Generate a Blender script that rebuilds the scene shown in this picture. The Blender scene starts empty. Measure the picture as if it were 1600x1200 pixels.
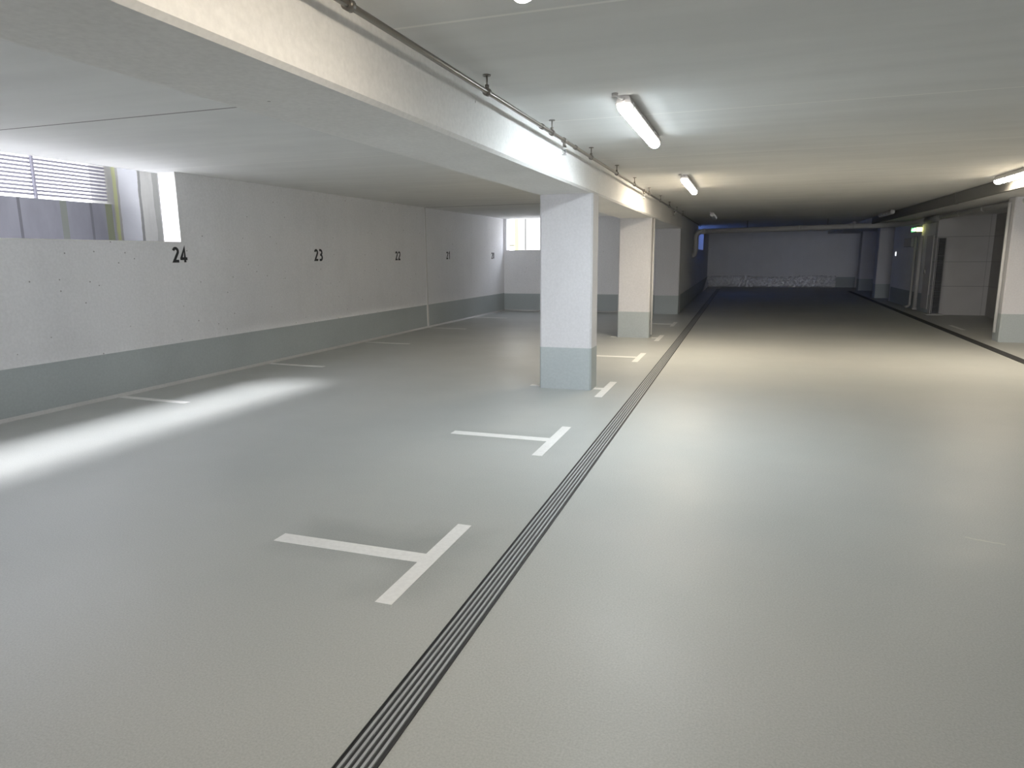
import bpy, bmesh, math, random
from mathutils import Vector, Matrix
random.seed(7)
SC = bpy.context.scene
COL = SC.collection
S = 1.5                                   # one modelling unit = camera height = 1.5 m; z = -1 is the floor
def W(x, y, z): return Vector((x*S, y*S, (z+1)*S))
# ------------------------------------------------------------------ camera
yaw, pitch, roll = math.radians(-18.896), math.radians(-10.682), math.radians(-0.478)
f_ = Vector((math.sin(yaw)*math.cos(pitch), math.cos(yaw)*math.cos(pitch), math.sin(pitch)))
r_ = Vector((math.cos(yaw), -math.sin(yaw), 0)); u_ = r_.cross(f_)
c_, s_ = math.cos(roll), math.sin(roll)
R_ = c_*r_ + s_*u_; U_ = c_*u_ - s_*r_
cam_d = bpy.data.cameras.new('camera'); cam = bpy.data.objects.new('camera', cam_d); COL.objects.link(cam)
cam_d.sensor_width = 36; cam_d.sensor_fit = 'HORIZONTAL'; cam_d.lens = 1054.2/1600*36
cam_d.clip_start = .05; cam_d.clip_end = 300
M = Matrix((R_, U_, -f_)).transposed().to_4x4(); M.translation = W(0, 0, 0); cam.matrix_world = M
SC.camera = cam
# ------------------------------------------------------------------ world, sun, exposure
SKY = 2.25; SKY_FILL = 6.6
wd = bpy.data.worlds.new('sky'); SC.world = wd; wd.use_nodes = True
nt = wd.node_tree; bg = nt.nodes['Background']
tc = nt.nodes.new('ShaderNodeTexCoord'); sx = nt.nodes.new('ShaderNodeSeparateXYZ'); rp = nt.nodes.new('ShaderNodeValToRGB')
nt.links.new(tc.outputs['Generated'], sx.inputs[0]); nt.links.new(sx.outputs['Z'], rp.inputs[0]); nt.links.new(rp.outputs[0], bg.inputs[0])
rp.color_ramp.elements[0].position = 0.0; rp.color_ramp.elements[0].color = (.96, .97, 1, 1)
rp.color_ramp.elements[1].position = 0.9; rp.color_ramp.elements[1].color = (.74, .82, 1, 1)
# extra sky brightness added low behind the viewer to light the pillar fronts
m1 = nt.nodes.new('ShaderNodeMath'); m1.operation = 'MULTIPLY'; m1.inputs[1].default_value = -1; nt.links.new(sx.outputs['Y'], m1.inputs[0])
m2 = nt.nodes.new('ShaderNodeMath'); m2.operation = 'MAXIMUM'; m2.inputs[1].default_value = 0; nt.links.new(m1.outputs[0], m2.inputs[0])
m3 = nt.nodes.new('ShaderNodeMath'); m3.operation = 'POWER'; m3.inputs[1].default_value = 3; nt.links.new(m2.outputs[0], m3.inputs[0])
m4 = nt.nodes.new('ShaderNodeMath'); m4.operation = 'MULTIPLY_ADD'; m4.inputs[1].default_value = SKY_FILL; m4.inputs[2].default_value = SKY; nt.links.new(m3.outputs[0], m4.inputs[0])
nt.links.new(m4.outputs[0], bg.inputs[1])
sd = bpy.data.lights.new('hazy_sun', 'SUN'); so = bpy.data.objects.new('hazy_sun', sd); COL.objects.link(so)
sd.energy = 7.2; sd.angle = math.radians(22); sd.color = (.95, .96, 1)
so.rotation_euler = Vector((.62, .12, -1.0)).to_track_quat('-Z', 'Y').to_euler()
def portal(loc, sx_, sy_, rot):
    l = bpy.data.lights.new('daylight_portal', 'AREA'); l.shape = 'RECTANGLE'; l.size = sx_; l.size_y = sy_
    l.cycles.is_portal = True
    o = bpy.data.objects.new('daylight_portal', l); COL.objects.link(o); o.location = loc; o.rotation_euler = rot
portal(W(-4.47, 1.82, .415), 5.2*S, .54*S, (math.pi/2, 0, -math.pi/2))      # left window
portal(W(-3.42, 12.25, .40), 1.63*S, .55*S, (-math.pi/2, 0, 0))             # rear window
portal(W(-1.23, 18.2, .42), 2.8*S, .54*S, (math.pi/2, 0, -math.pi/2))      # far window
portal(W(.05, -11.0, -.25), 6.5*S, 1.5*S, (math.pi/2, 0, 0))                # drive-in opening behind
SC.view_settings.view_transform = 'Standard'; SC.view_settings.look = 'None'
SC.view_settings.gamma = 1; SC.view_settings.use_curve_mapping = False
SC.view_settings.exposure = 1.54
SC.cycles.max_bounces = 12; SC.cycles.diffuse_bounces = 8; SC.cycles.glossy_bounces = 4
SC.cycles.sample_clamp_indirect = 6
SC.cycles.use_denoising = True

# ------------------------------------------------------------------ mesh helpers
class MB:
    """collects shapes (modelling units) into one mesh object"""
    def __init__(s, shear=None): s.bm = bmesh.new(); s.shear = shear
    def v(s, x, y, z):
        if s.shear: x = x + s.shear(y)
        return s.bm.verts.new(W(x, y, z))
    def box(s, x0, x1, y0, y1, z0, z1):
        p = [s.v(x, y, z) for z in (z0, z1) for x, y in ((x0, y0), (x1, y0), (x1, y1), (x0, y1))]
        for q in ((3, 2, 1, 0), (4, 5, 6, 7), (0, 1, 5, 4), (1, 2, 6, 5), (2, 3, 7, 6), (3, 0, 4, 7)):
            s.bm.faces.new([p[i] for i in q])
        return s
    def loft(s, rings, smooth=False, cap=True):
        """rings: lists of (x,y,z) of equal length, closed loops"""
        R = [[s.v(*p) for p in r] for r in rings]; n = len(R[0])
        for a, b in zip(R[:-1], R[1:]):
            for i in range(n):
                f = s.bm.faces.new((a[i], a[(i+1) % n], b[(i+1) % n], b[i])); f.smooth = smooth
        if cap:
            s.bm.faces.new(list(reversed(R[0]))); s.bm.faces.new(R[-1])
        return s
    def prism_y(s, prof, y0, y1):
        return s.loft([[(x, y, z) for x, z in prof] for y in (y0, y1)])
    def prism_z(s, prof, z0, z1):
        return s.loft([[(x, y, z) for x, y in prof] for z in (z0, z1)])
    def prism_x(s, prof, x0, x1):
        return s.loft([[(x, y, z) for y, z in prof] for x in (x0, x1)])
    def tube(s, pts, r, n=12):
        pts = [Vector(p) for p in pts]; rings = []; N = None
        rr = r if isinstance(r, (list, tuple)) else [r]*len(pts)
        for i, p in enumerate(pts):
            d = ((pts[i]-pts[i-1]).normalized() if i else Vector()) + ((pts[i+1]-pts[i]).normalized() if i < len(pts)-1 else Vector())
            d.normalize()
            if N is None: N = d.orthogonal().normalized()
            N = (N - d*N.dot(d)).normalized(); B = d.cross(N)
            rings.append([tuple(p + rr[i]*(math.cos(a)*N + math.sin(a)*B)) for a in [2*math.pi*k/n for k in range(n)]])
        return s.loft(rings, True)
    def done(s, name, m, parent=None, bevel=0):
        bmesh.ops.recalc_face_normals(s.bm, faces=s.bm.faces[:])
        me = bpy.data.meshes.new(name); s.bm.to_mesh(me); s.bm.free()
        for mm in (m if isinstance(m, (list, tuple)) else [m]): me.materials.append(mm)
        o = bpy.data.objects.new(name, me); COL.objects.link(o)
        if parent is not None:
            o.parent = parent; o.matrix_parent_inverse = Matrix.Translation(-Vector(parent.location))
        if bevel:
            b = o.modifiers.new('edge', 'BEVEL'); b.width = bevel; b.segments = 2; b.limit_method = 'ANGLE'
        return o
def arc(c, a, b, n=6):
    """round a corner between points a-c-b with c the sharp corner"""
    a, b, c = Vector(a), Vector(b), Vector(c)
    return [tuple((1-t)**2*a + 2*t*(1-t)*c + t*t*b) for t in [i/n for i in range(n+1)]]
def struct(o): o['kind'] = 'structure'; return o
def tag(o, label, cat, group=None):
    o['label'] = label; o['category'] = cat
    if group: o['group'] = group
    return o
def thing(name, loc, label, cat, group=None):
    o = bpy.data.objects.new(name, None); COL.objects.link(o); o.location = W(*loc); o.empty_display_size = .1
    return tag(o, label, cat, group)

# ------------------------------------------------------------------ materials
class NM:
    def __init__(s, name, base=(.5, .5, .5), rough=.6, metal=0, spec=None):
        s.m = bpy.data.materials.new(name); s.m.use_nodes = True; s.t = s.m.node_tree
        s.b = s.t.nodes['Principled BSDF']
        s.b.inputs['Base Color'].default_value = (*base, 1); s.b.inputs['Roughness'].default_value = rough
        s.b.inputs['Metallic'].default_value = metal
        if spec is not None: s.b.inputs['Specular IOR Level'].default_value = spec
        s.geo = None
    def n(s, typ, **k):
        o = s.t.nodes.new('ShaderNode'+typ)
        for a, b in k.items(): setattr(o, a, b)
        return o
    def l(s, a, b): s.t.links.new(a, b)
    def pos(s):
        if not s.geo: s.geo = s.n('NewGeometry'); s.sep = s.n('SeparateXYZ'); s.l(s.geo.outputs['Position'], s.sep.inputs[0])
        return s.geo.outputs['Position']
    def axis(s, i): s.pos(); return s.sep.outputs[i]
    def math(s, op, a, b=None, c=None):
        o = s.n('Math', operation=op)
        for i, v in enumerate((a, b, c)):
            if v is None: continue
            if isinstance(v, (int, float)): o.inputs[i].default_value = v
            else: s.l(v, o.inputs[i])
        return o.outputs[0]
    def noise(s, scale, detail=4, rough=.55, vec=None, stretch=None):
        o = s.n('TexNoise'); o.inputs['Scale'].default_value = scale; o.inputs['Detail'].default_value = detail; o.inputs['Roughness'].default_value = rough
        src = vec or s.pos()
        if stretch:
            mp = s.n('Mapping'); mp.inputs['Scale'].default_value = stretch; s.l(src, mp.inputs[0]); src = mp.outputs[0]
        s.l(src, o.inputs['Vector']); return o.outputs['Fac']
    def voro(s, scale):
        o = s.n('TexVoronoi'); o.inputs['Scale'].default_value = scale; s.l(s.pos(), o.inputs['Vector']); return o
    def ramp(s, fac, stops):
        o = s.n('ValToRGB'); e = o.color_ramp.elements
        while len(e) < len(stops): e.new(.5)
        for q, (p, c) in zip(e, stops): q.position = p; q.color = (*c, 1) if isinstance(c, tuple) else (c, c, c, 1)
        s.l(fac, o.inputs[0]); return o.outputs[0]
    def mix(s, fac, a, b, mode='MIX'):
        o = s.n('Mix', data_type='RGBA', blend_type=mode)
        for sock, v in ((o.inputs[0], fac), (o.inputs[6], a), (o.inputs[7], b)):
            if isinstance(v, tuple): sock.default_value = (*v, 1)
            elif isinstance(v, (int, float)): sock.default_value = v
            else: s.l(v, sock)
        return o.outputs[2]
    def color(s, c): s.l(c, s.b.inputs['Base Color'])
    def bump(s, h, strength=.2, dist=.01):
        o = s.n('Bump'); o.inputs['Strength'].default_value = strength; o.inputs['Distance'].default_value = dist
        s.l(h, o.inputs['Height']); s.l(o.outputs[0], s.b.inputs['Normal'])
    def line(s, ax, at, half):                      # 1 within half of a plane
        return s.math('LESS_THAN', s.math('ABSOLUTE', s.math('SUBTRACT', ax, at)), half)

def concrete(name, base, var=.06, rough=.75, pits=.55, bump=.12):
    q = NM(name, base, rough)
    d = tuple(c*(1-var*1.6) for c in base); li = tuple(min(1, c*(1+var)) for c in base)
    col = q.ramp(q.noise(1.1, 6), [(.3, d), (.5, base), (.72, li)])
    fine = q.ramp(q.noise(40, 3), [(.3, .94), (.7, 1.03)])
    col = q.mix(1, col, fine, 'MULTIPLY')
    if pits:
        v = q.voro(8.5)
        mask = q.math('MULTIPLY', q.math('LESS_THAN', v.outputs['Distance'], .072), q.math('GREATER_THAN', q.noise(2.2, 2), pits))
        col = q.mix(q.math('MULTIPLY', mask, .65), col, (.16, .15, .14))
        streak = q.ramp(q.noise(2.0, 5, .6, stretch=(2.2, 2.2, .35)), [(.25, .97), (.6, 1.0)])
        col = q.mix(1, col, streak, 'MULTIPLY')
    q.color(col); q.bump(q.noise(9, 6, .45), bump*.5, .008)
    return q.m
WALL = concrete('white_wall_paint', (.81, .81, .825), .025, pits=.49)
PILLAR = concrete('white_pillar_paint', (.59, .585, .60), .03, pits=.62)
BEAM = concrete('white_beam_paint', (.81, .80, .79), .03, pits=.6)
BAND = concrete('grey_base_paint', (.365, .40, .405), .04, .5, pits=0)
COVE = concrete('light_cove_joint', (.47, .47, .46), .04, .5, pits=0)
BLOCK = NM('grey_block_paint', (.5, .49, .48), .8)
RETAIN = NM('weathered_concrete', (.45, .46, .47), .85)
OUTER = NM('weathered_pale_concrete', (.5, .49, .46), .85)
BLACK = NM('black_number_paint', (.022, .022, .026), .6).m
WHITE = concrete('white_marking_paint', (.80, .79, .77), .05, .5, pits=0)
STEEL = NM('galvanised_steel', (.20, .185, .165), .34, .85).m
GRATE = NM('galvanised_grating', (.44, .45, .46), .45, .3).m
GRATE_D = NM('dark_grating', (.07, .07, .068), .55, .2).m
DARK = NM('dark_channel', (.022, .022, .024), .5).m
PVC = NM('grey_plastic_pipe', (.42, .41, .40), .45).m
CONDUIT = NM('white_conduit', (.62, .61, .6), .45).m
HOUSE = NM('grey_lamp_housing', (.5, .48, .47), .5).m
CLIP = NM('steel_clip', (.6, .6, .6), .3, 1).m
LOUV = NM('dark_louvre', (.11, .112, .12), .6).m
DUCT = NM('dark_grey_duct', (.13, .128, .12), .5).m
BOX = NM('grey_box_plastic', (.33, .33, .32), .5).m
FENCE = NM('lilac_grey_slats', (.16, .155, .19), .5).m
OFFD = NM('unlit_diffuser', (.62, .62, .6), .25).m
def emit(name, c, st, base=(.8, .8, .8)):
    q = NM(name, base, .3); q.b.inputs['Emission Color'].default_value = (*c, 1); q.b.inputs['Emission Strength'].default_value = st
    return q.m
COOL = (emit('cool_tube_light', (.80, .93, 1.0), 11), emit('cool_tube_light_underside', (.86, .95, 1.0), 68))
WARM = (emit('warm_tube_light', (1.0, .80, .52), 11), emit('warm_tube_light_underside', (1.0, .88, .70), 86))
WARM0 = (emit('soft_warm_tube_light', (1.0, .80, .50), 4.5), emit('soft_warm_tube_light_underside', (1.0, .90, .76), 24))
ENDM = emit('lamp_cover_end', (1, .97, .9), 2.0)
SIGN_Y = emit('sign_light_face', (.95, .95, .28), 2.2)
SIGN_G = emit('sign_green_face', (.10, .55, .16), 1.0)
SIGN_W = emit('sign_white_mark', (.9, 1, .7), 1.3)
# floor: satin grey coating
q = NM('grey_floor_coating', (.345, .355, .335), .38, spec=.42)
base = q.ramp(q.noise(.55, 5), [(.3, (.42, .432, .416)), (.5, (.445, .453, .434)), (.72, (.472, .475, .452))])
fine = q.ramp(q.noise(120, 3, .7), [(.3, .86), (.7, 1.10)])
col = q.mix(1, base, fine, 'MULTIPLY')
vx, vy = q.axis(0), q.axis(1)
for cx, cy, hx, hy, k in ((-1.26, 1.98, .42, .17, .16), (-.95, 1.92, .14, .42, .12), (-1.3, 3.49, .40, .12, .10), (-.95, 3.5, .12, .36, .06)):   # dirtier halo around two bay marks
    ax = q.math('SUBTRACT', q.math('ABSOLUTE', q.math('SUBTRACT', vx, cx*S)), hx*S*.6)
    ay = q.math('SUBTRACT', q.math('ABSOLUTE', q.math('SUBTRACT', vy, cy*S)), hy*S*.6)
    dd = q.math('MAXIMUM', ax, ay)
    dd = q.math('ADD', dd, q.math('MULTIPLY', q.math('SUBTRACT', q.noise(3.5, 3), .5), .22))
    mr = q.n('MapRange'); q.l(dd, mr.inputs[0]); mr.inputs[1].default_value = -.06; mr.inputs[2].default_value = .13; mr.inputs[3].default_value = 1-k; mr.inputs[4].default_value = 1
    col = q.mix(1, col, mr.outputs[0], 'MULTIPLY')
# pale scuff on the right
cx, cy = .852*S, 2.655*S
sxx = q.math('SUBTRACT', vx, cx); syy = q.math('ADD', q.math('SUBTRACT', vy, cy), q.math('MULTIPLY', sxx, .30))
syy = q.math('ADD', syy, q.math('MULTIPLY', q.math('SUBTRACT', q.noise(14, 4), .5), .05))
sc = q.math('MULTIPLY', q.math('LESS_THAN', q.math('ABSOLUTE', syy), .009), q.math('LESS_THAN', q.math('ABSOLUTE', sxx), .085))
col = q.mix(q.math('MULTIPLY', sc, .55), col, (.6, .6, .52))
q.color(col)
q.l(q.math('ADD', q.ramp(q.noise(1.3, 5), [(.2, .30), (.8, .42)]), q.math('MULTIPLY', q.math('GREATER_THAN', vx, -.69*S), .13)), q.b.inputs['Roughness'])
q.bump(q.math('ADD', q.noise(130, 1, .4), q.math('MULTIPLY', q.noise(3.2, 2, .4, stretch=(1, 1.6, 1)), 3.0)), .10, .006)
FLOOR = q.m
# ceiling: painted precast slabs with joints across the aisle
q = NM('ceiling_slab_paint', (.76, .755, .73), .8)
col = q.ramp(q.noise(.9, 5), [(.3, (.68, .68, .675)), (.5, (.71, .71, .70)), (.75, (.735, .735, .725))])
streak = q.ramp(q.noise(2.5, 5, stretch=(.25, 1.8, 1)), [(.3, .95), (.7, 1.03)])
col = q.mix(1, col, streak, 'MULTIPLY')
x, y = q.axis(0), q.axis(1)
right = q.math('GREATER_THAN', x, -1.1*S); left = q.math('SUBTRACT', 1, right)
for at in (2.005, 3.58, 5.08, 6.62, 7.72, 9.3, 10.4, 12.2, 13.9):
    col = q.mix(q.math('MULTIPLY', q.line(y, at*S, .011 if at < 3 else .008), q.math('MULTIPLY', right, .75)), col, (.9, .89, .86))
for at in (4.30, 5.85, 7.4):
    col = q.mix(q.math('MULTIPLY', q.line(y, at*S, .007), q.math('MULTIPLY', left, .7)), col, (.9, .89, .86))
for at in (2.72, 8.87):
    col = q.mix(q.math('MULTIPLY', q.line(y, at*S, .010 if at < 5 else .03), q.math('MULTIPLY', left, .85)), col, (.13, .12, .12))
q.color(col); q.bump(q.noise(14, 6), .1, .01)
CEIL = q.m
# block wall: large painted courses
def blocks(q, horiz, lo, hi):
    col = q.ramp(q.noise(1.5, 5), [(.3, lo), (.7, hi)])
    z = q.axis(2)
    for at in (.70, 1.29, 1.89):
        col = q.mix(q.math('MULTIPLY', q.line(z, at, .008), .6), col, (.22, .22, .22))
    for at in horiz[1]:
        col = q.mix(q.math('MULTIPLY', q.line(q.axis(horiz[0]), at, .007), .5), col, (.24, .24, .24))
    q.color(col); q.bump(q.noise(20, 4), .1, .01); return q.m
BLOCKM = blocks(BLOCK, (0, (3.655*S,)), (.47, .46, .46), (.53, .52, .52))
BLOCKS = blocks(NM('shaded_side_block_paint', (.4, .4, .4), .8), (1, (11.4*S, 10.0*S)), (.33, .32, .32), (.38, .37, .37))  # side wall's lack of light painted in as a darker block colour
# weathered concrete outside: board marks along y, stain in the corner
q = RETAIN
col = q.ramp(q.noise(1.6, 6, stretch=(1, 1.2, .4)), [(.3, (.09, .09, .105)), (.7, (.145, .145, .165))])
for at, hw, c in ((3.98, .012, (.045, .045, .05)), (4.36, .03, (.09, .10, .075)), (4.62, .012, (.05, .05, .055)), (4.80, .035, (.075, .085, .03))):
    col = q.mix(q.math('MULTIPLY', q.line(q.axis(1), at*S, hw*S), .7), col, c)
q.color(col); q.bump(q.noise(6, 6), .3, .02); RETAINM = q.m
q = OUTER
col = q.ramp(q.noise(1.7, 6, stretch=(1.5, 1, .3)), [(.3, (.07, .068, .062)), (.55, (.11, .107, .098)), (.75, (.14, .137, .126))])
x = q.axis(0)
for at, hw, c, k in ((-5.46, .022, (.13, .135, .045), .7), (-5.30, .11, (.16, .16, .168), .8), (-5.17, .015, (.03, .03, .028), .8), (-4.985, .03, (.035, .035, .03), .6)):
    nx = q.math('ADD', x, q.math('MULTIPLY', q.math('SUBTRACT', q.noise(6, 4, stretch=(1, 1, .5)), .5), .06))
    col = q.mix(q.math('MULTIPLY', q.line(nx, at*S, hw*S), k), col, c)
q.color(col); q.bump(q.noise(6, 6), .3, .02); OUTERM = q.m
q = NM('pale_yard_concrete', (.55, .53, .5), .85)
col = q.ramp(q.noise(1.2, 6, stretch=(1.5, 1, .5)), [(.3, (.21, .205, .19)), (.7, (.27, .262, .245))])
x = q.axis(0)
for at, hw, c in ((-4.83, .045, (.26, .25, .055)), (-4.62, .02, (.025, .024, .022))):
    col = q.mix(q.math('MULTIPLY', q.line(x, at*S, hw*S), .8), col, c)
q.color(col); YARDM = q.m
SOIL = NM('dark_gravel', (.10, .095, .09), .9).m
DRIVE = NM('sunlit_drive', (.54, .53, .51), .9).m
# translucent pane added in the far window, its blue tint standing in for sky light
q = NM('sky_tinted_pane', (.3, .5, 1), .2)
tr = q.n('BsdfTranslucent'); tr.inputs[0].default_value = (.15, .20, .34, 1)
q.l(tr.outputs[0], q.t.nodes['Material Output'].inputs[0]); PANE = q.m
# wrinkled plastic sheet
q = NM('wrinkled_plastic_film', (.88, .88, .9), .3, .75, spec=.9)
q.b.inputs['Transmission Weight'].default_value = .0
q.bump(q.noise(5, 6, .65, stretch=(1, 1, 1.6)), .9, .06); FILM = q.m

# ------------------------------------------------------------------ building shell
FZ, CZ, BZ, RZ = -1.0, .69, .445, .60        # floor, ceiling, beam underside, right soffit
YB = -11.0                                     # back of the modelled garage
shL = lambda y: .0095*(y-6.0)                 # the left wall is not quite parallel to the drain
XL = -4.345
shP = lambda y: -.008*(y-12.0)
struct(MB().box(-4.7, 6.0, YB, 12.3, -1.2, FZ).box(-1.35, 6.0, 12.3, 23.1, -1.2, FZ).done('floor', FLOOR))
struct(MB().box(-4.56, 6.0, YB, 12.28, CZ, .86).box(-1.32, 6.0, 12.28, 23.1, CZ, .86).done('ceiling', CEIL))
wl = MB(shL)                                  # left wall around its window
wl.box(XL-.165, XL, YB, 12.28, FZ, .14).box(XL-.165, XL, YB, -.8, .14, CZ).box(XL-.165, XL, 4.44, 12.28, .14, CZ)
struct(wl.done('wall_left', WALL))
struct(MB(shL).box(XL-.165, XL+.004, -.8, 4.44, .134, .141).box(XL, XL+.004, 4.44, 4.447, .134, CZ).box(XL, XL+.004, -.807, -.8, .134, CZ).done('window_1', BEAM))
wr = MB()
wr.box(-4.29, -1.06, 12.12, 12.28, FZ, .118).box(-2.6, -1.06, 12.12, 12.28, .118, CZ).box(-4.29, -4.235, 12.12, 12.28, .118, CZ)
struct(wr.done('wall_rear', WALL))
struct(MB().box(-4.235, -2.6, 12.115, 12.28, .112, .119).box(-2.6, -2.594, 12.115, 12.12, .112, CZ).done('window_2', BEAM))
wp = MB(shP)
wp.box(-1.28, -1.06, 12.28, 22.95, FZ, .14).box(-1.28, -1.06, 12.28, 16.95, .14, CZ).box(-1.28, -1.06, 19.6, 22.95, .14, CZ)
struct(wp.done('wall_passage', WALL))
w3 = struct(MB(shP).box(-1.22, -1.20, 16.95, 19.6, .14, CZ).done('window_3', PANE))
fr = MB(shP)
fr.box(-1.225, -1.195, 16.95, 16.99, .14, CZ).box(-1.225, -1.195, 19.56, 19.6, .14, CZ).box(-1.225, -1.195, 16.95, 19.6, .14, .17).box(-1.225, -1.195, 16.95, 19.6, .66, CZ)
fr.done('window_frame', PVC, w3)
struct(MB().box(-1.4, 6.0, 22.8, 22.95, FZ, CZ).done('wall_far', WALL))
struct(MB().box(2.93, 3.74, 12.85, 13.0, FZ, RZ).done('wall_block', BLOCKM))
struct(MB().box(3.72, 3.9, YB, 12.99, FZ, RZ).done('wall_right', BLOCKS))
struct(MB().box(2.95, 3.1, 13.06, 16.4, FZ, RZ).done('wall_exit', WALL))
struct(MB().box(3.62, 3.8, 16.4, 22.8, FZ, RZ).box(3.1, 3.62, 16.3, 16.4, FZ, RZ).done('wall_recess', WALL))
wb = MB()                                     # behind the viewer: wide drive-in opening
wb.box(-4.56, -3.2, YB-.15, YB, FZ, CZ).box(3.3, 6.0, YB-.15, YB, FZ, CZ).box(-3.2, 3.3, YB-.15, YB, .5, CZ)
struct(wb.done('wall_back', WALL))
struct(MB().box(-12, 12, YB-14, YB-.15, -1.25, -1.02).done('ground', DRIVE))
# painted grey base and light cove along the walls
bt = -.672
b = MB(shL); b.box(XL, XL+.002, YB, 8.845, FZ, bt).box(XL, XL+.002, 8.905, 12.12, FZ, bt); struct(b.done('baseboard_left', BAND))
struct(MB().box(-4.285, -1.475, 12.118, 12.12, FZ, bt-.008).done('baseboard_rear', BAND))
struct(MB(shP).box(-1.06, -1.058, 12.28, 22.8, FZ, bt-.01).done('baseboard_passage', BAND))
struct(MB().box(-1.14, 3.15, 22.798, 22.8, FZ, bt-.015).done('baseboard_far', BAND))
struct(MB().box(2.948, 2.95, 13.06, 16.3, FZ, bt-.02).done('baseboard_exit', BAND))
struct(MB().box(3.618, 3.62, 16.4, 22.8, FZ, bt-.02).done('baseboard_recess', BAND))
c = MB(shL); c.prism_y([(XL+.002, FZ), (XL+.024, FZ), (XL+.002, FZ+.022)], YB, 12.118); struct(c.done('trim_1', COVE))
c = MB(); c.prism_x([(12.118, FZ), (12.096, FZ), (12.118, FZ+.022)], -4.28, -1.475); struct(c.done('trim_2', COVE))
# joint profile in the left wall
struct(MB(shL).box(XL, XL+.005, 8.858, 8.892, -.955, CZ).done('trim_3', CONDUIT))
# longitudinal beam over the pillars, chamfered lower edges
ch = .013
prof = [(-1.475, CZ), (-1.475, BZ+ch), (-1.475+ch, BZ), (-1.06-ch, BZ), (-1.06, BZ+ch), (-1.06, CZ)]
bo = struct(MB().prism_y(prof, YB, 12.12).done('trim_4', BEAM))
bo.name = 'ceiling_beam'
# lowered soffit on the right
so_ = struct(MB().box(2.3, 6.0, YB, 22.8, RZ, CZ).done('ceiling_soffit', CEIL))

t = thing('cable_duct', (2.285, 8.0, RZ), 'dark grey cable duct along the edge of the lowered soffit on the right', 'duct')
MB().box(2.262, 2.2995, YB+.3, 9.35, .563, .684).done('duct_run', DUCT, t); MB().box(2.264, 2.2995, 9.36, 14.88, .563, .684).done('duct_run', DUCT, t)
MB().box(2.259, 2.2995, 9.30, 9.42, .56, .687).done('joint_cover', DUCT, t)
# ------------------------------------------------------------------ pillars
def pillar(x0, x1, y0, y1, top, label, cham=.012):
    t = thing('concrete_pillar', ((x0+x1)/2, (y0+y1)/2, FZ), label, 'pillar', 'concrete pillars')
    def pr(e): 
        return [(x0-e+cham, y0-e), (x1+e-cham, y0-e), (x1+e, y0-e+cham), (x1+e, y1+e-cham), (x1+e-cham, y1+e), (x0-e+cham, y1+e), (x0-e, y1+e-cham), (x0-e, y0-e+cham)]
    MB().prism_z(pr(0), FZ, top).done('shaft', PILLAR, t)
    MB().prism_z(pr(.0015), FZ, bt-.008).done('painted_base', BAND, t)
    return t
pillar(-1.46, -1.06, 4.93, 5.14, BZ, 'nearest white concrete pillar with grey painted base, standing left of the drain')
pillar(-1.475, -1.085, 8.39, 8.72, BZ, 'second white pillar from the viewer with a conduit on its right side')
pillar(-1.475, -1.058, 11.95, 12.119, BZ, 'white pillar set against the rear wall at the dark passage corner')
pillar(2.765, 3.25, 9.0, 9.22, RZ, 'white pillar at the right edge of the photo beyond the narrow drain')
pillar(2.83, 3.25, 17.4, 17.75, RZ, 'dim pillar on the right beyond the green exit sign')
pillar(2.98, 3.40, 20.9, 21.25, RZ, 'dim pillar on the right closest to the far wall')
t = tag(MB().tube([(-1.072, 8.50, -.97), (-1.072, 8.50, BZ-.002)], .0115).done('conduit', CONDUIT), 'thin pale vertical conduit on the right side of the second pillar', 'pipe')
t = tag(MB().tube([(2.748, 9.11, -.90), (2.748, 9.11, .545)], .016).done('conduit', CONDUIT), 'white vertical conduit on the left side of the right edge pillar', 'pipe')

# ------------------------------------------------------------------ floor markings
zt = FZ+.0014
def flat(mb, x0, x1, y0, y1): mb.box(x0, x1, y0, y1, FZ, zt)
TL = [(1.92, 'nearest white T shaped bay marking, in front of the left drain side'),
      (3.49, 'second white T shaped bay marking, between the nearest one and the first pillar'),
      (5.02, 'white T shaped bay marking running under the nearest pillar'),
      (6.735, 'white T shaped bay marking between the first and second pillars'),
      (8.43, 'white T shaped bay marking beside the second pillar'),
      (10.22, 'farthest white T shaped bay marking, beyond the second pillar')]
for cy, lab in TL:
    t = thing('bay_marking', (-.96, cy, FZ), lab, 'floor marking', 'T shaped bay markings')
    m_ = MB(); flat(m_, -.985, -.930, cy-.31, cy+.31); m_.done('cross_bar', WHITE, t)
    cut = {5.02: (-1.468, -1.052), 8.43: (-1.482, -1.055)}.get(cy)
    for xa, xb in ([(-1.56, cut[0]), (cut[1], -.9851)] if cut else [(-1.56, -.9851)]):
        m_ = MB(); flat(m_, xa, xb, cy-.033, cy+.033); m_.done('stem', WHITE, t)
for cy, lab in ((3.715, 'white bay line stub at the left wall, nearest one, below number 24'),
                (5.375, 'white bay line stub at the left wall between numbers 24 and 23'),
                (7.115, 'white bay line stub at the left wall between numbers 23 and 22'),
                (8.84, 'white bay line stub at the left wall by the vertical wall joint'),
                (10.6, 'white bay line stub at the left wall between numbers 21 and 20')):
    m_ = MB(); xw = XL + shL(cy) + .03
    m_.loft([[(x, y, z) for x, y in ((xw, cy-.028), (-3.695, cy-.058), (-3.695, cy-.002), (xw, cy+.028))] for z in (FZ, zt)])
    tag(m_.done('bay_line', WHITE), lab, 'floor marking', 'bay line stubs')
m_ = MB(); flat(m_, 2.75, 2.80, 10.33, 10.97)
tag(m_.done('bay_marking', WHITE), 'faint white bay marking on the right in front of the block wall', 'floor marking')

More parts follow.
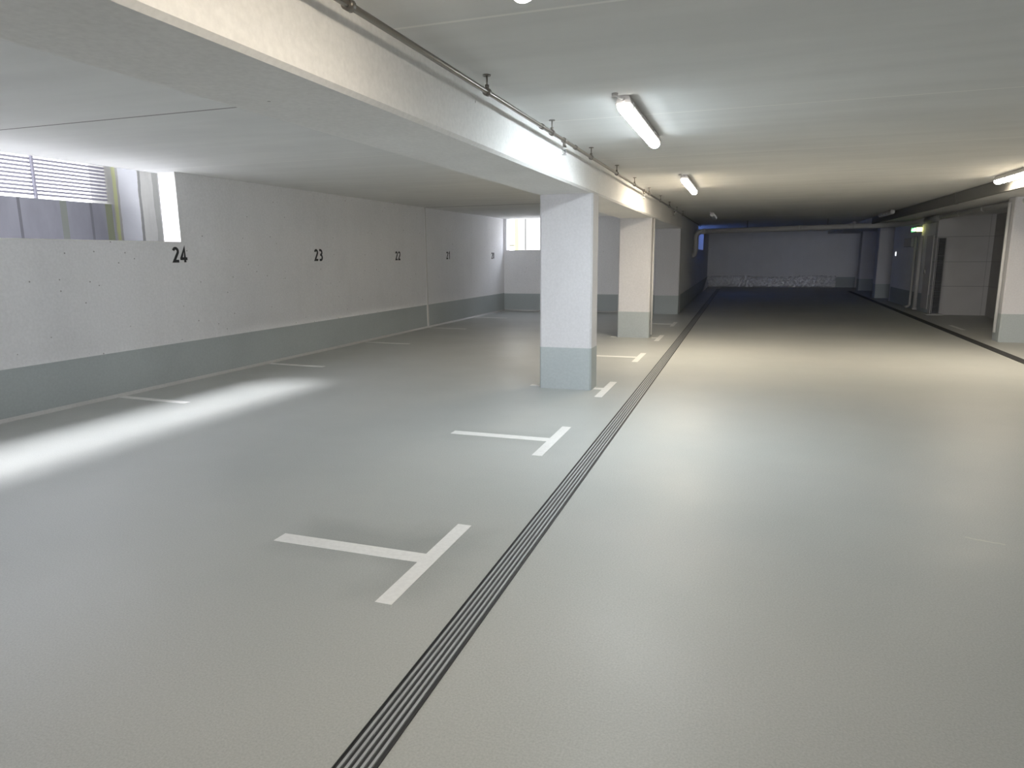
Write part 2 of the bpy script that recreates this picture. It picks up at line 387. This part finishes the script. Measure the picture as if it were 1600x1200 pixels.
# ------------------------------------------------------------------ drains
def drain(name, x0, x1, y0, y1, bars, label, sh=None, mat=None):
    t = thing(name, ((x0+x1)/2 + (sh(y0) if sh else 0), y0, FZ), label, 'drain')
    w = (x1-x0)
    MB(sh).box(x0, x1, y0, y1, FZ, FZ+.0008).done('channel', DARK, t)
    e = .0016
    f = MB(sh); f.box(x0-e, x0+e, y0, y1, FZ, FZ+.003); f.box(x1-e, x1+e, y0, y1, FZ, FZ+.003); f.done('frame', DARK, t)
    step = w/(bars+.6)
    for i in range(bars):
        cx = x0 + w*.5 + (i-(bars-1)/2)*step
        MB(sh).prism_y([(cx-step*.25, FZ+.0008), (cx+step*.25, FZ+.0008), (cx+step*.21, FZ+.0042), (cx-step*.21, FZ+.0042)], y0, y1).done('grating_bar', mat or GRATE, t)
    return t
drain('slot_drain', -.727, -.643, YB+.3, 21.4, 5, 'long dark slotted floor drain with pale bars running the length of the aisle', lambda y: -.0022*(y-1))
drain('narrow_drain', 2.45, 2.545, YB+.3, 20.5, 4, 'narrow dark floor drain along the right side of the aisle', lambda y: .016*(y-7.3), GRATE_D)

# ------------------------------------------------------------------ bay numbers (stroked digits painted on the left wall)
def arcp(cx, cy, rx, ry, a0, a1, n=12):
    return [(cx+rx*math.cos(math.radians(a0+(a1-a0)*i/n)), cy+ry*math.sin(math.radians(a0+(a1-a0)*i/n))) for i in range(n+1)]
DIG = {'2': [arcp(.27, .72, .19, .20, 165, -35)+[(.09, .08), (.50, .08)]],
       '4': [[(.36, 0), (.36, .92), (.05, .27), (.05, .24), (.56, .24)]],
       '3': [[(.08, .92), (.24, .925)] + arcp(.25, .72, .19, .20, 85, -90) + [(.18, .52)], [(.18, .52), (.25, .52)] + arcp(.25, .29, .21, .225, 88, -90) + [(.07, .085)]],
       '1': [[(.10, .74), (.32, .93), (.32, 0)]],
       '0': [arcp(.28, .5, .19, .42, 90, 450, 26)]}
def ribbon(mb, pts, w, mp):
    P = [Vector(p) for p in pts]; L, Rr = [], []
    for i, p in enumerate(P):
        a = (P[i]-P[i-1]).normalized() if i else None; b_ = (P[i+1]-P[i]).normalized() if i < len(P)-1 else None
        if a is None: a = b_
        if b_ is None: b_ = a
        n1 = Vector((-a.y, a.x)); n2 = Vector((-b_.y, b_.x)); m = (n1+n2)
        m = m.normalized() if m.length > 1e-4 else n1
        k = min(1/max(m.dot(n1), .35), 2.2)*w/2
        L.append(p+m*k); Rr.append(p-m*k)
    for i in range(len(P)-1):
        mb.loft([[mp(q_, d) for q_ in (L[i], L[i+1], Rr[i+1], Rr[i])] for d in (0, 1)])
NUML = {'24': 'black 24 painted on the left wall right under the window corner, largest of the numbers',
        '23': 'black 23 painted on the left wall, first number beyond the left window',
        '22': 'black 22 painted on the left wall just before the vertical wall joint',
        '21': 'black 21 painted on the left wall just beyond the vertical wall joint',
        '20': 'black 20 painted on the left wall nearest the rear corner, smallest of the numbers'}
for num, y0 in (('24', 4.345), ('23', 6.235), ('22', 7.985), ('21', 9.565), ('20', 11.47)):
    mb = MB(shL); H = .122 if num in ('24', '23') else .112
    zb = {'24': -.023, '23': -.026, '22': -.032, '21': -.028, '20': -.034}[num]
    off = 0
    for ch_ in num:
        for st in DIG[ch_]:
            ribbon(mb, st, .185, lambda q_, d: (XL+.0004+d*.0012, y0+(off+q_.x)*H, zb+q_.y*H))
        off += .66
    tag(mb.done('bay_number', BLACK), NUML[num], 'number', 'bay numbers')

# ------------------------------------------------------------------ sprinkler pipe
PX, PZ, PR = -.982, .628, .0098
t = thing('sprinkler_pipe', (PX, YB+.2, PZ), 'thin steel pipe on hangers along the beam under the ceiling', 'pipe')
MB().tube([(PX, YB+.2, PZ), (PX, 15.8, PZ)], PR).done('pipe_run', STEEL, t)
hy = [1.62, 2.60, 3.54, 4.49, 5.42, 6.32, 7.3, 8.3, 9.3, 10.3, 11.3]
for y in hy:
    h = MB(); h.tube([(PX, y-.012, PZ), (PX, y+.012, PZ)], .0155, 14)
    h.tube([(PX, y, PZ+.014), (PX, y, CZ)], .0032, 8); h.tube([(PX, y, CZ-.004), (PX, y, CZ-.0002)], .016, 10)
    h.tube([(PX, y, PZ+.012), (PX, y, PZ+.026)], .008, 8)
    h.done('hanger', STEEL, t)
for y in (3.36, 4.06, 7.02, 10.02):
    MB().tube([(PX, y-.02, PZ), (PX, y-.018, PZ), (PX, y+.018, PZ), (PX, y+.02, PZ)], [.0105, .0135, .0135, .0105], 14).done('coupling', STEEL, t)
for y in (3.80, 6.93, 10.0):
    MB().tube([(PX, y-.022, PZ), (PX, y+.022, PZ)], .015, 14).tube([(PX, y, PZ), (PX, y, PZ-.038)], .010, 12).done('tee', STEEL, t)
    hd = MB(); hd.tube([(PX, y, PZ-.036), (PX, y, PZ-.05)], [.011, .008], 10)
    hd.tube([(PX-.007, y, PZ-.048), (PX-.009, y, PZ-.06), (PX-.002, y, PZ-.072)], .0022, 6); hd.tube([(PX+.007, y, PZ-.048), (PX+.009, y, PZ-.06), (PX+.002, y, PZ-.072)], .0022, 6)
    hd.tube([(PX, y, PZ-.072), (PX, y, PZ-.076)], .013, 14); hd.tube([(PX, y, PZ-.05), (PX, y, PZ-.07)], .003, 8)
    hd.done('sprinkler_head', CLIP, t)

# ------------------------------------------------------------------ batten lamps
def lamp(x, y0, y1, mat, label, lit=True):
    t = thing('ceiling_lamp', (x, (y0+y1)/2, CZ), label, 'lamp', 'batten ceiling lamps')
    h = MB(); w0, w1 = .024, .037
    h.loft([[(x-a, y, z) for a, z in ((-w0, CZ-.0005), (w0, CZ-.0005), (w1, .654), (-w1, .654))] for y in (y0+.012, y1-.012)])
    h.done('housing', HOUSE, t, .004)
    d = MB(); n = 10
    def ring(y, k, zk):
        pts = [(x+.031*k*math.cos(math.pi*i/n), y, .654-.036*zk*math.sin(math.pi*i/n)**.7) for i in range(n+1)]
        return pts
    L = [(y0, .90, .55), (y0+.012, 1, .85), (y0+.035, 1, 1), (y1-.06, 1, 1), (y1-.022, .97, .92), (y1-.006, .85, .7), (y1, .6, .35)]
    d.loft([ring(*q_) for q_ in L], True)
    if isinstance(mat, tuple): mat = (ENDM,)+mat
    if isinstance(mat, tuple):                     # the reflector sends most light downwards
        d.bm.normal_update()
        for f_3 in d.bm.faces:
            c3 = f_3.calc_center_median()
            if c3.z < (1+.6455)*S and y0+.02 < c3.y/S < y1-.03: f_3.material_index = 2 if abs(c3.x/S-x) < .020 else 1
    d.done('diffuser', mat, t)
    for i in range(5):
        y = y0+.08+(y1-y0-.16)*i/4
        for sx_ in (-1, 1):
            MB().box(x+sx_*.0335-.002, x+sx_*.0335+.002, y-.010, y+.010, .642, .668).done('clip', CLIP, t)
    MB().tube([(x, y0+.014, .672), (x, y0-.004, .672)], .009, 10).done('cable_gland', HOUSE, t)
    MB().tube(arc((x-.01, y0-.03, .668), (x, y0-.002, .672), (x-.030, y0-.035, .686)), .005, 8).done('cable', CONDUIT, t)
    MB().tube([(x-.030, y0-.035, CZ-.012), (x-.030, y0-.035, CZ-.0003)], .014, 12).done('ceiling_rose', HOUSE, t)
    return t
lamp(-.557, .60, 1.765, WARM0, 'warm lit tube lamp whose rounded tip shows at the top edge')
lamp(-.542, 3.11, 4.24, COOL, 'cool white lit tube lamp on the ceiling right of the beam')
lamp(-.543, 6.25, 7.53, WARM, 'small warm lit tube lamp farther along the ceiling, above the aisle')
lamp(2.16, 6.45, 7.58, WARM, 'warm lit tube lamp at the right edge beside the lowered soffit')
lamp(-.56, 11.85, 13.0, OFFD, 'unlit tube lamp in the dark end of the left lamp row', False)
lamp(2.19, 12.5, 13.6, OFFD, 'unlit tube lamp at the soffit edge on the right', False)
lamp(2.19, 16.6, 17.7, OFFD, 'farthest unlit tube lamp at the right soffit edge', False)

# ------------------------------------------------------------------ large drain pipe
t = thing('drain_pipe', (-1.0, 15.0, .5), 'thick grey drain pipe crossing the dark end below the ceiling and bending down', 'pipe')
xl_ = -1.015; py = 15.0
run = [(2.86, YB+.4, .553), (2.86, 12.45, .553)] + arc((2.72, 14.98, .541), (2.84, 13.2, .541), (2.35, py, .538), 8) + [(xl_+.14, py, .487)]
MB().tube(run[:2], .034, 16).done('pipe_run', CONDUIT, t)
MB().tube(run[2:], .052, 16).done('crossing_run', PVC, t)
MB().tube([(2.86, 12.43, .553), (2.85, 12.75, .541), (2.84, 13.2, .541)], [.035, .056, .056], 16).done('reducer', BOX, t)
MB().tube(arc((xl_, py, .485), (xl_+.14, py, .487), (xl_, py, .35), 8) + [(xl_, py, .12)] + arc((xl_, py, 0.0), (xl_, py, .1), (xl_-.066, py, 0.0), 8), .052, 16).done('down_bend', PVC, t)
for p, q_ in (((.95, py, .519), (1.02, py, .520)), ((1.9, py, .536), (1.97, py, .537)), ((xl_+.13, py, .487), (xl_+.19, py, .488))):
    MB().tube([p, q_], .057, 16).done('coupling', PVC, t)
for y in (9.35, 10.4, 11.45):
    MB().tube([(2.86, y-.03, .553), (2.86, y+.03, .553)], .036, 16).done('coupling', CONDUIT, t)
for x_ in (0.0, 1.5):
    MB().tube([(x_, py, .55), (x_, py, CZ)], .006, 8).done('hanger', STEEL, t)

# ------------------------------------------------------------------ right-hand details
t = thing('louvered_panel', (2.985, 12.84, FZ), 'tall dark louvred panel at the left end of the block wall', 'panel')
x0, x1, ys = 2.94, 3.05, 12.80
MB().box(x0, x1, ys+.02, 12.849, -.985, .25).done('back_panel', LOUV, t)
f = MB(); f.box(x0, x0+.006, ys-.012, ys+.02, -.985, .25).box(x1-.006, x1, ys-.012, ys+.02, -.985, .25).box(x0, x1, ys-.012, ys+.02, .24, .25).box(x0, x1, ys-.012, ys+.02, -.985, -.975); f.done('frame', BOX, t)
sl = MB()
for i in range(44):
    z = -.97+i*.0275
    sl.loft([[(x, y, zz) for y, zz in ((ys+.018, z+.012), (ys+.018, z+.02), (ys-.01, z+.008), (ys-.01, z))] for x in (x0+.006, x1-.006)])
sl.done('slats', LOUV, t)
tag(MB().box(2.86, 3.1, 12.72, 12.84, FZ, -.985).done('concrete_step', COVE, None, .004), 'low grey step under the louvred panel', 'step')
# exit sign
t = thing('exit_sign', (2.9, 14.15, .42), 'glowing yellow green emergency exit sign box on the right wall', 'sign')
MB().box(2.855, 2.9495, 14.02, 14.40, .378, .46).done('sign_box', BOX, t)
MB().box(2.858, 2.946, 14.014, 14.02, .384, .454).done('light_face', SIGN_Y, t)
pf = MB().box(2.849, 2.855, 14.03, 14.38, .384, .454).done('pictogram_face', SIGN_G, t)
ar = MB(); ar.box(2.847, 2.849, 14.22, 14.36, .412, .424)
ar.loft([[(x, y, z) for y, z in ((14.22, .395), (14.22, .443), (14.17, .419))] for x in (2.847, 2.849)])
ar.done('arrow_mark', SIGN_W, pf)
MB().box(2.847, 2.849, 14.06, 14.13, .392, .446).done('door_mark', SIGN_W, pf)
MB().tube([(2.93, 14.2, .46), (2.93, 14.2, .50)], .008, 8).done('cable_stub', CONDUIT, t)
# pipes and boxes by the exit wall
tag(MB().tube([(2.90, 13.78, -.96), (2.90, 13.78, .30)], .032, 16).tube([(2.90, 13.78, -.99), (2.90, 13.78, -.95)], .04, 16).done('downpipe', PVC), 'thick grey downpipe below the exit sign', 'pipe')
tag(MB().tube([(2.915, 14.25, .30), (2.915, 14.25, -.90)] + arc((2.915, 14.25, -.965), (2.915, 14.25, -.92), (2.84, 14.2, -.965)), .022, 14).done('downpipe', PVC), 'thinner grey downpipe with bent foot left of the thick downpipe', 'pipe')
t = thing('junction_box', (2.93, 14.8, .2), 'grey electrical box on the dim right wall left of the downpipes', 'box')
MB().box(2.90, 2.9495, 14.50, 15.15, .12, .28).done('enclosure', BOX, t, .006)
MB().box(2.896, 2.90, 14.53, 15.12, .13, .27).done('cover', HOUSE, t)
tag(MB().box(2.935, 2.9495, 16.05, 16.11, -.045, .035).done('wall_switch', emit('lit_switch_face', (.95, .97, 1), .35)), 'small glowing white switch on the dim right wall left of the downpipes', 'switch')
t = thing('door_closer_panel', (2.945, 13.3, FZ), 'tall narrow pale door leaf beside the downpipe on the right', 'door')
MB().box(2.938, 2.9495, 13.12, 13.55, -.93, .29).done('leaf', HOUSE, t); MB().box(2.926, 2.938, 13.47, 13.5, -.35, -.28).done('handle', STEEL, t)
t.name = 'service_door'
# plastic film taped round the far wall's foot
def film(name, pts0, n, z0, z1, lab):
    mb = MB(); rows = 8; V = []
    for j in range(rows+1):
        r0 = []
        for i in range(n+1):
            u = i/n; x, y, nx, ny = pts0(u)
            w = .012+.05*random.random()*(1 if 0 < j < rows else .3)
            z = z0+(z1(u)-z0)*j/rows + (.012*random.uniform(-1, 1) if j else 0)
            r0.append(mb.bm.verts.new(W(x+nx*w, y+ny*w, z)))
        V.append(r0)
    for j in range(rows):
        for i in range(n):
            f_2 = mb.bm.faces.new((V[j][i], V[j][i+1], V[j+1][i+1], V[j+1][i])); f_2.smooth = (i+j) % 3 == 0
    o = mb.done(name, FILM); so2 = o.modifiers.new('thick', 'SOLIDIFY'); so2.thickness = .003
    return tag(o, lab, 'sheet')
film('plastic_sheet', lambda u: (-1.13+u*3.75, 22.795, 0, -1), 90, FZ+.004, lambda u: -.655+.03*math.sin(u*9)*math.sin(u*3), 'wrinkled pale plastic sheet along the foot of the far wall')
film('plastic_sheet', lambda u: (-1.062+shP(20.0+u*2.66)+.002, 20.0+u*2.66, 1, 0), 30, FZ+.004, lambda u: -.985+.33*u, 'pale plastic sheet rising along the passage wall in the far left corner')

struct(MB().box(-4.56, -4.3, YB, 12.28, .86, 7).box(-4.3, 6, 12.0, 12.28, .86, 7).done('wall_facade', YARDM))
# ------------------------------------------------------------------ outside the left window
tag(MB().box(-5.75, -5.5, -3, 4.85, -1.2, .50).done('retaining_wall', RETAINM), 'weathered grey concrete retaining wall outside the left window', 'wall')
tag(MB().box(-5.75, -4.53, 4.85, 5.05, -1.2, 1.5).done('return_wall', OUTERM), 'pale streaked concrete wall with yellow stain outside the left window', 'wall')
struct(MB().box(-5.5, -4.57, -3, 4.85, -1.2, -.6).done('ground_lightwell', SOIL))
t = thing('slat_fence', (-5.56, 3.0, .5), 'horizontal slatted fence on the retaining wall outside the left window', 'fence')
for i in range(14):
    z = .530+i*.031
    MB().box(-5.575, -5.55, -1.0, 4.84, z, z+.016).done('slat', FENCE, t)
for y in (1.2, 2.7, 4.157):
    MB().box(-5.548, -5.52, y-.008, y+.008, .501, .97).done('post', FENCE, t)
# outside the rear window
tag(MB().box(-4.87, -1.6, 14.5, 14.7, -1.2, 1.9).done('yard_wall', YARDM), 'pale sunlit concrete wall with a joint outside the rear window', 'wall')
struct(MB().box(-9, -1.3, 12.28, 20, -1.3, -.6).done('ground_yard', YARDM))
t = thing('yard_railing', (-5.5, 14.6, -.6), 'grey railing bar beside the pale wall outside the rear window', 'railing')
MB().tube([(-6.6, 14.6, .25), (-4.88, 14.6, .25)], .013, 8).done('rail', STEEL, t)
MB().tube([(-5.6, 14.6, -.6), (-5.6, 14.6, .25)], .013, 8).done('post', STEEL, t)
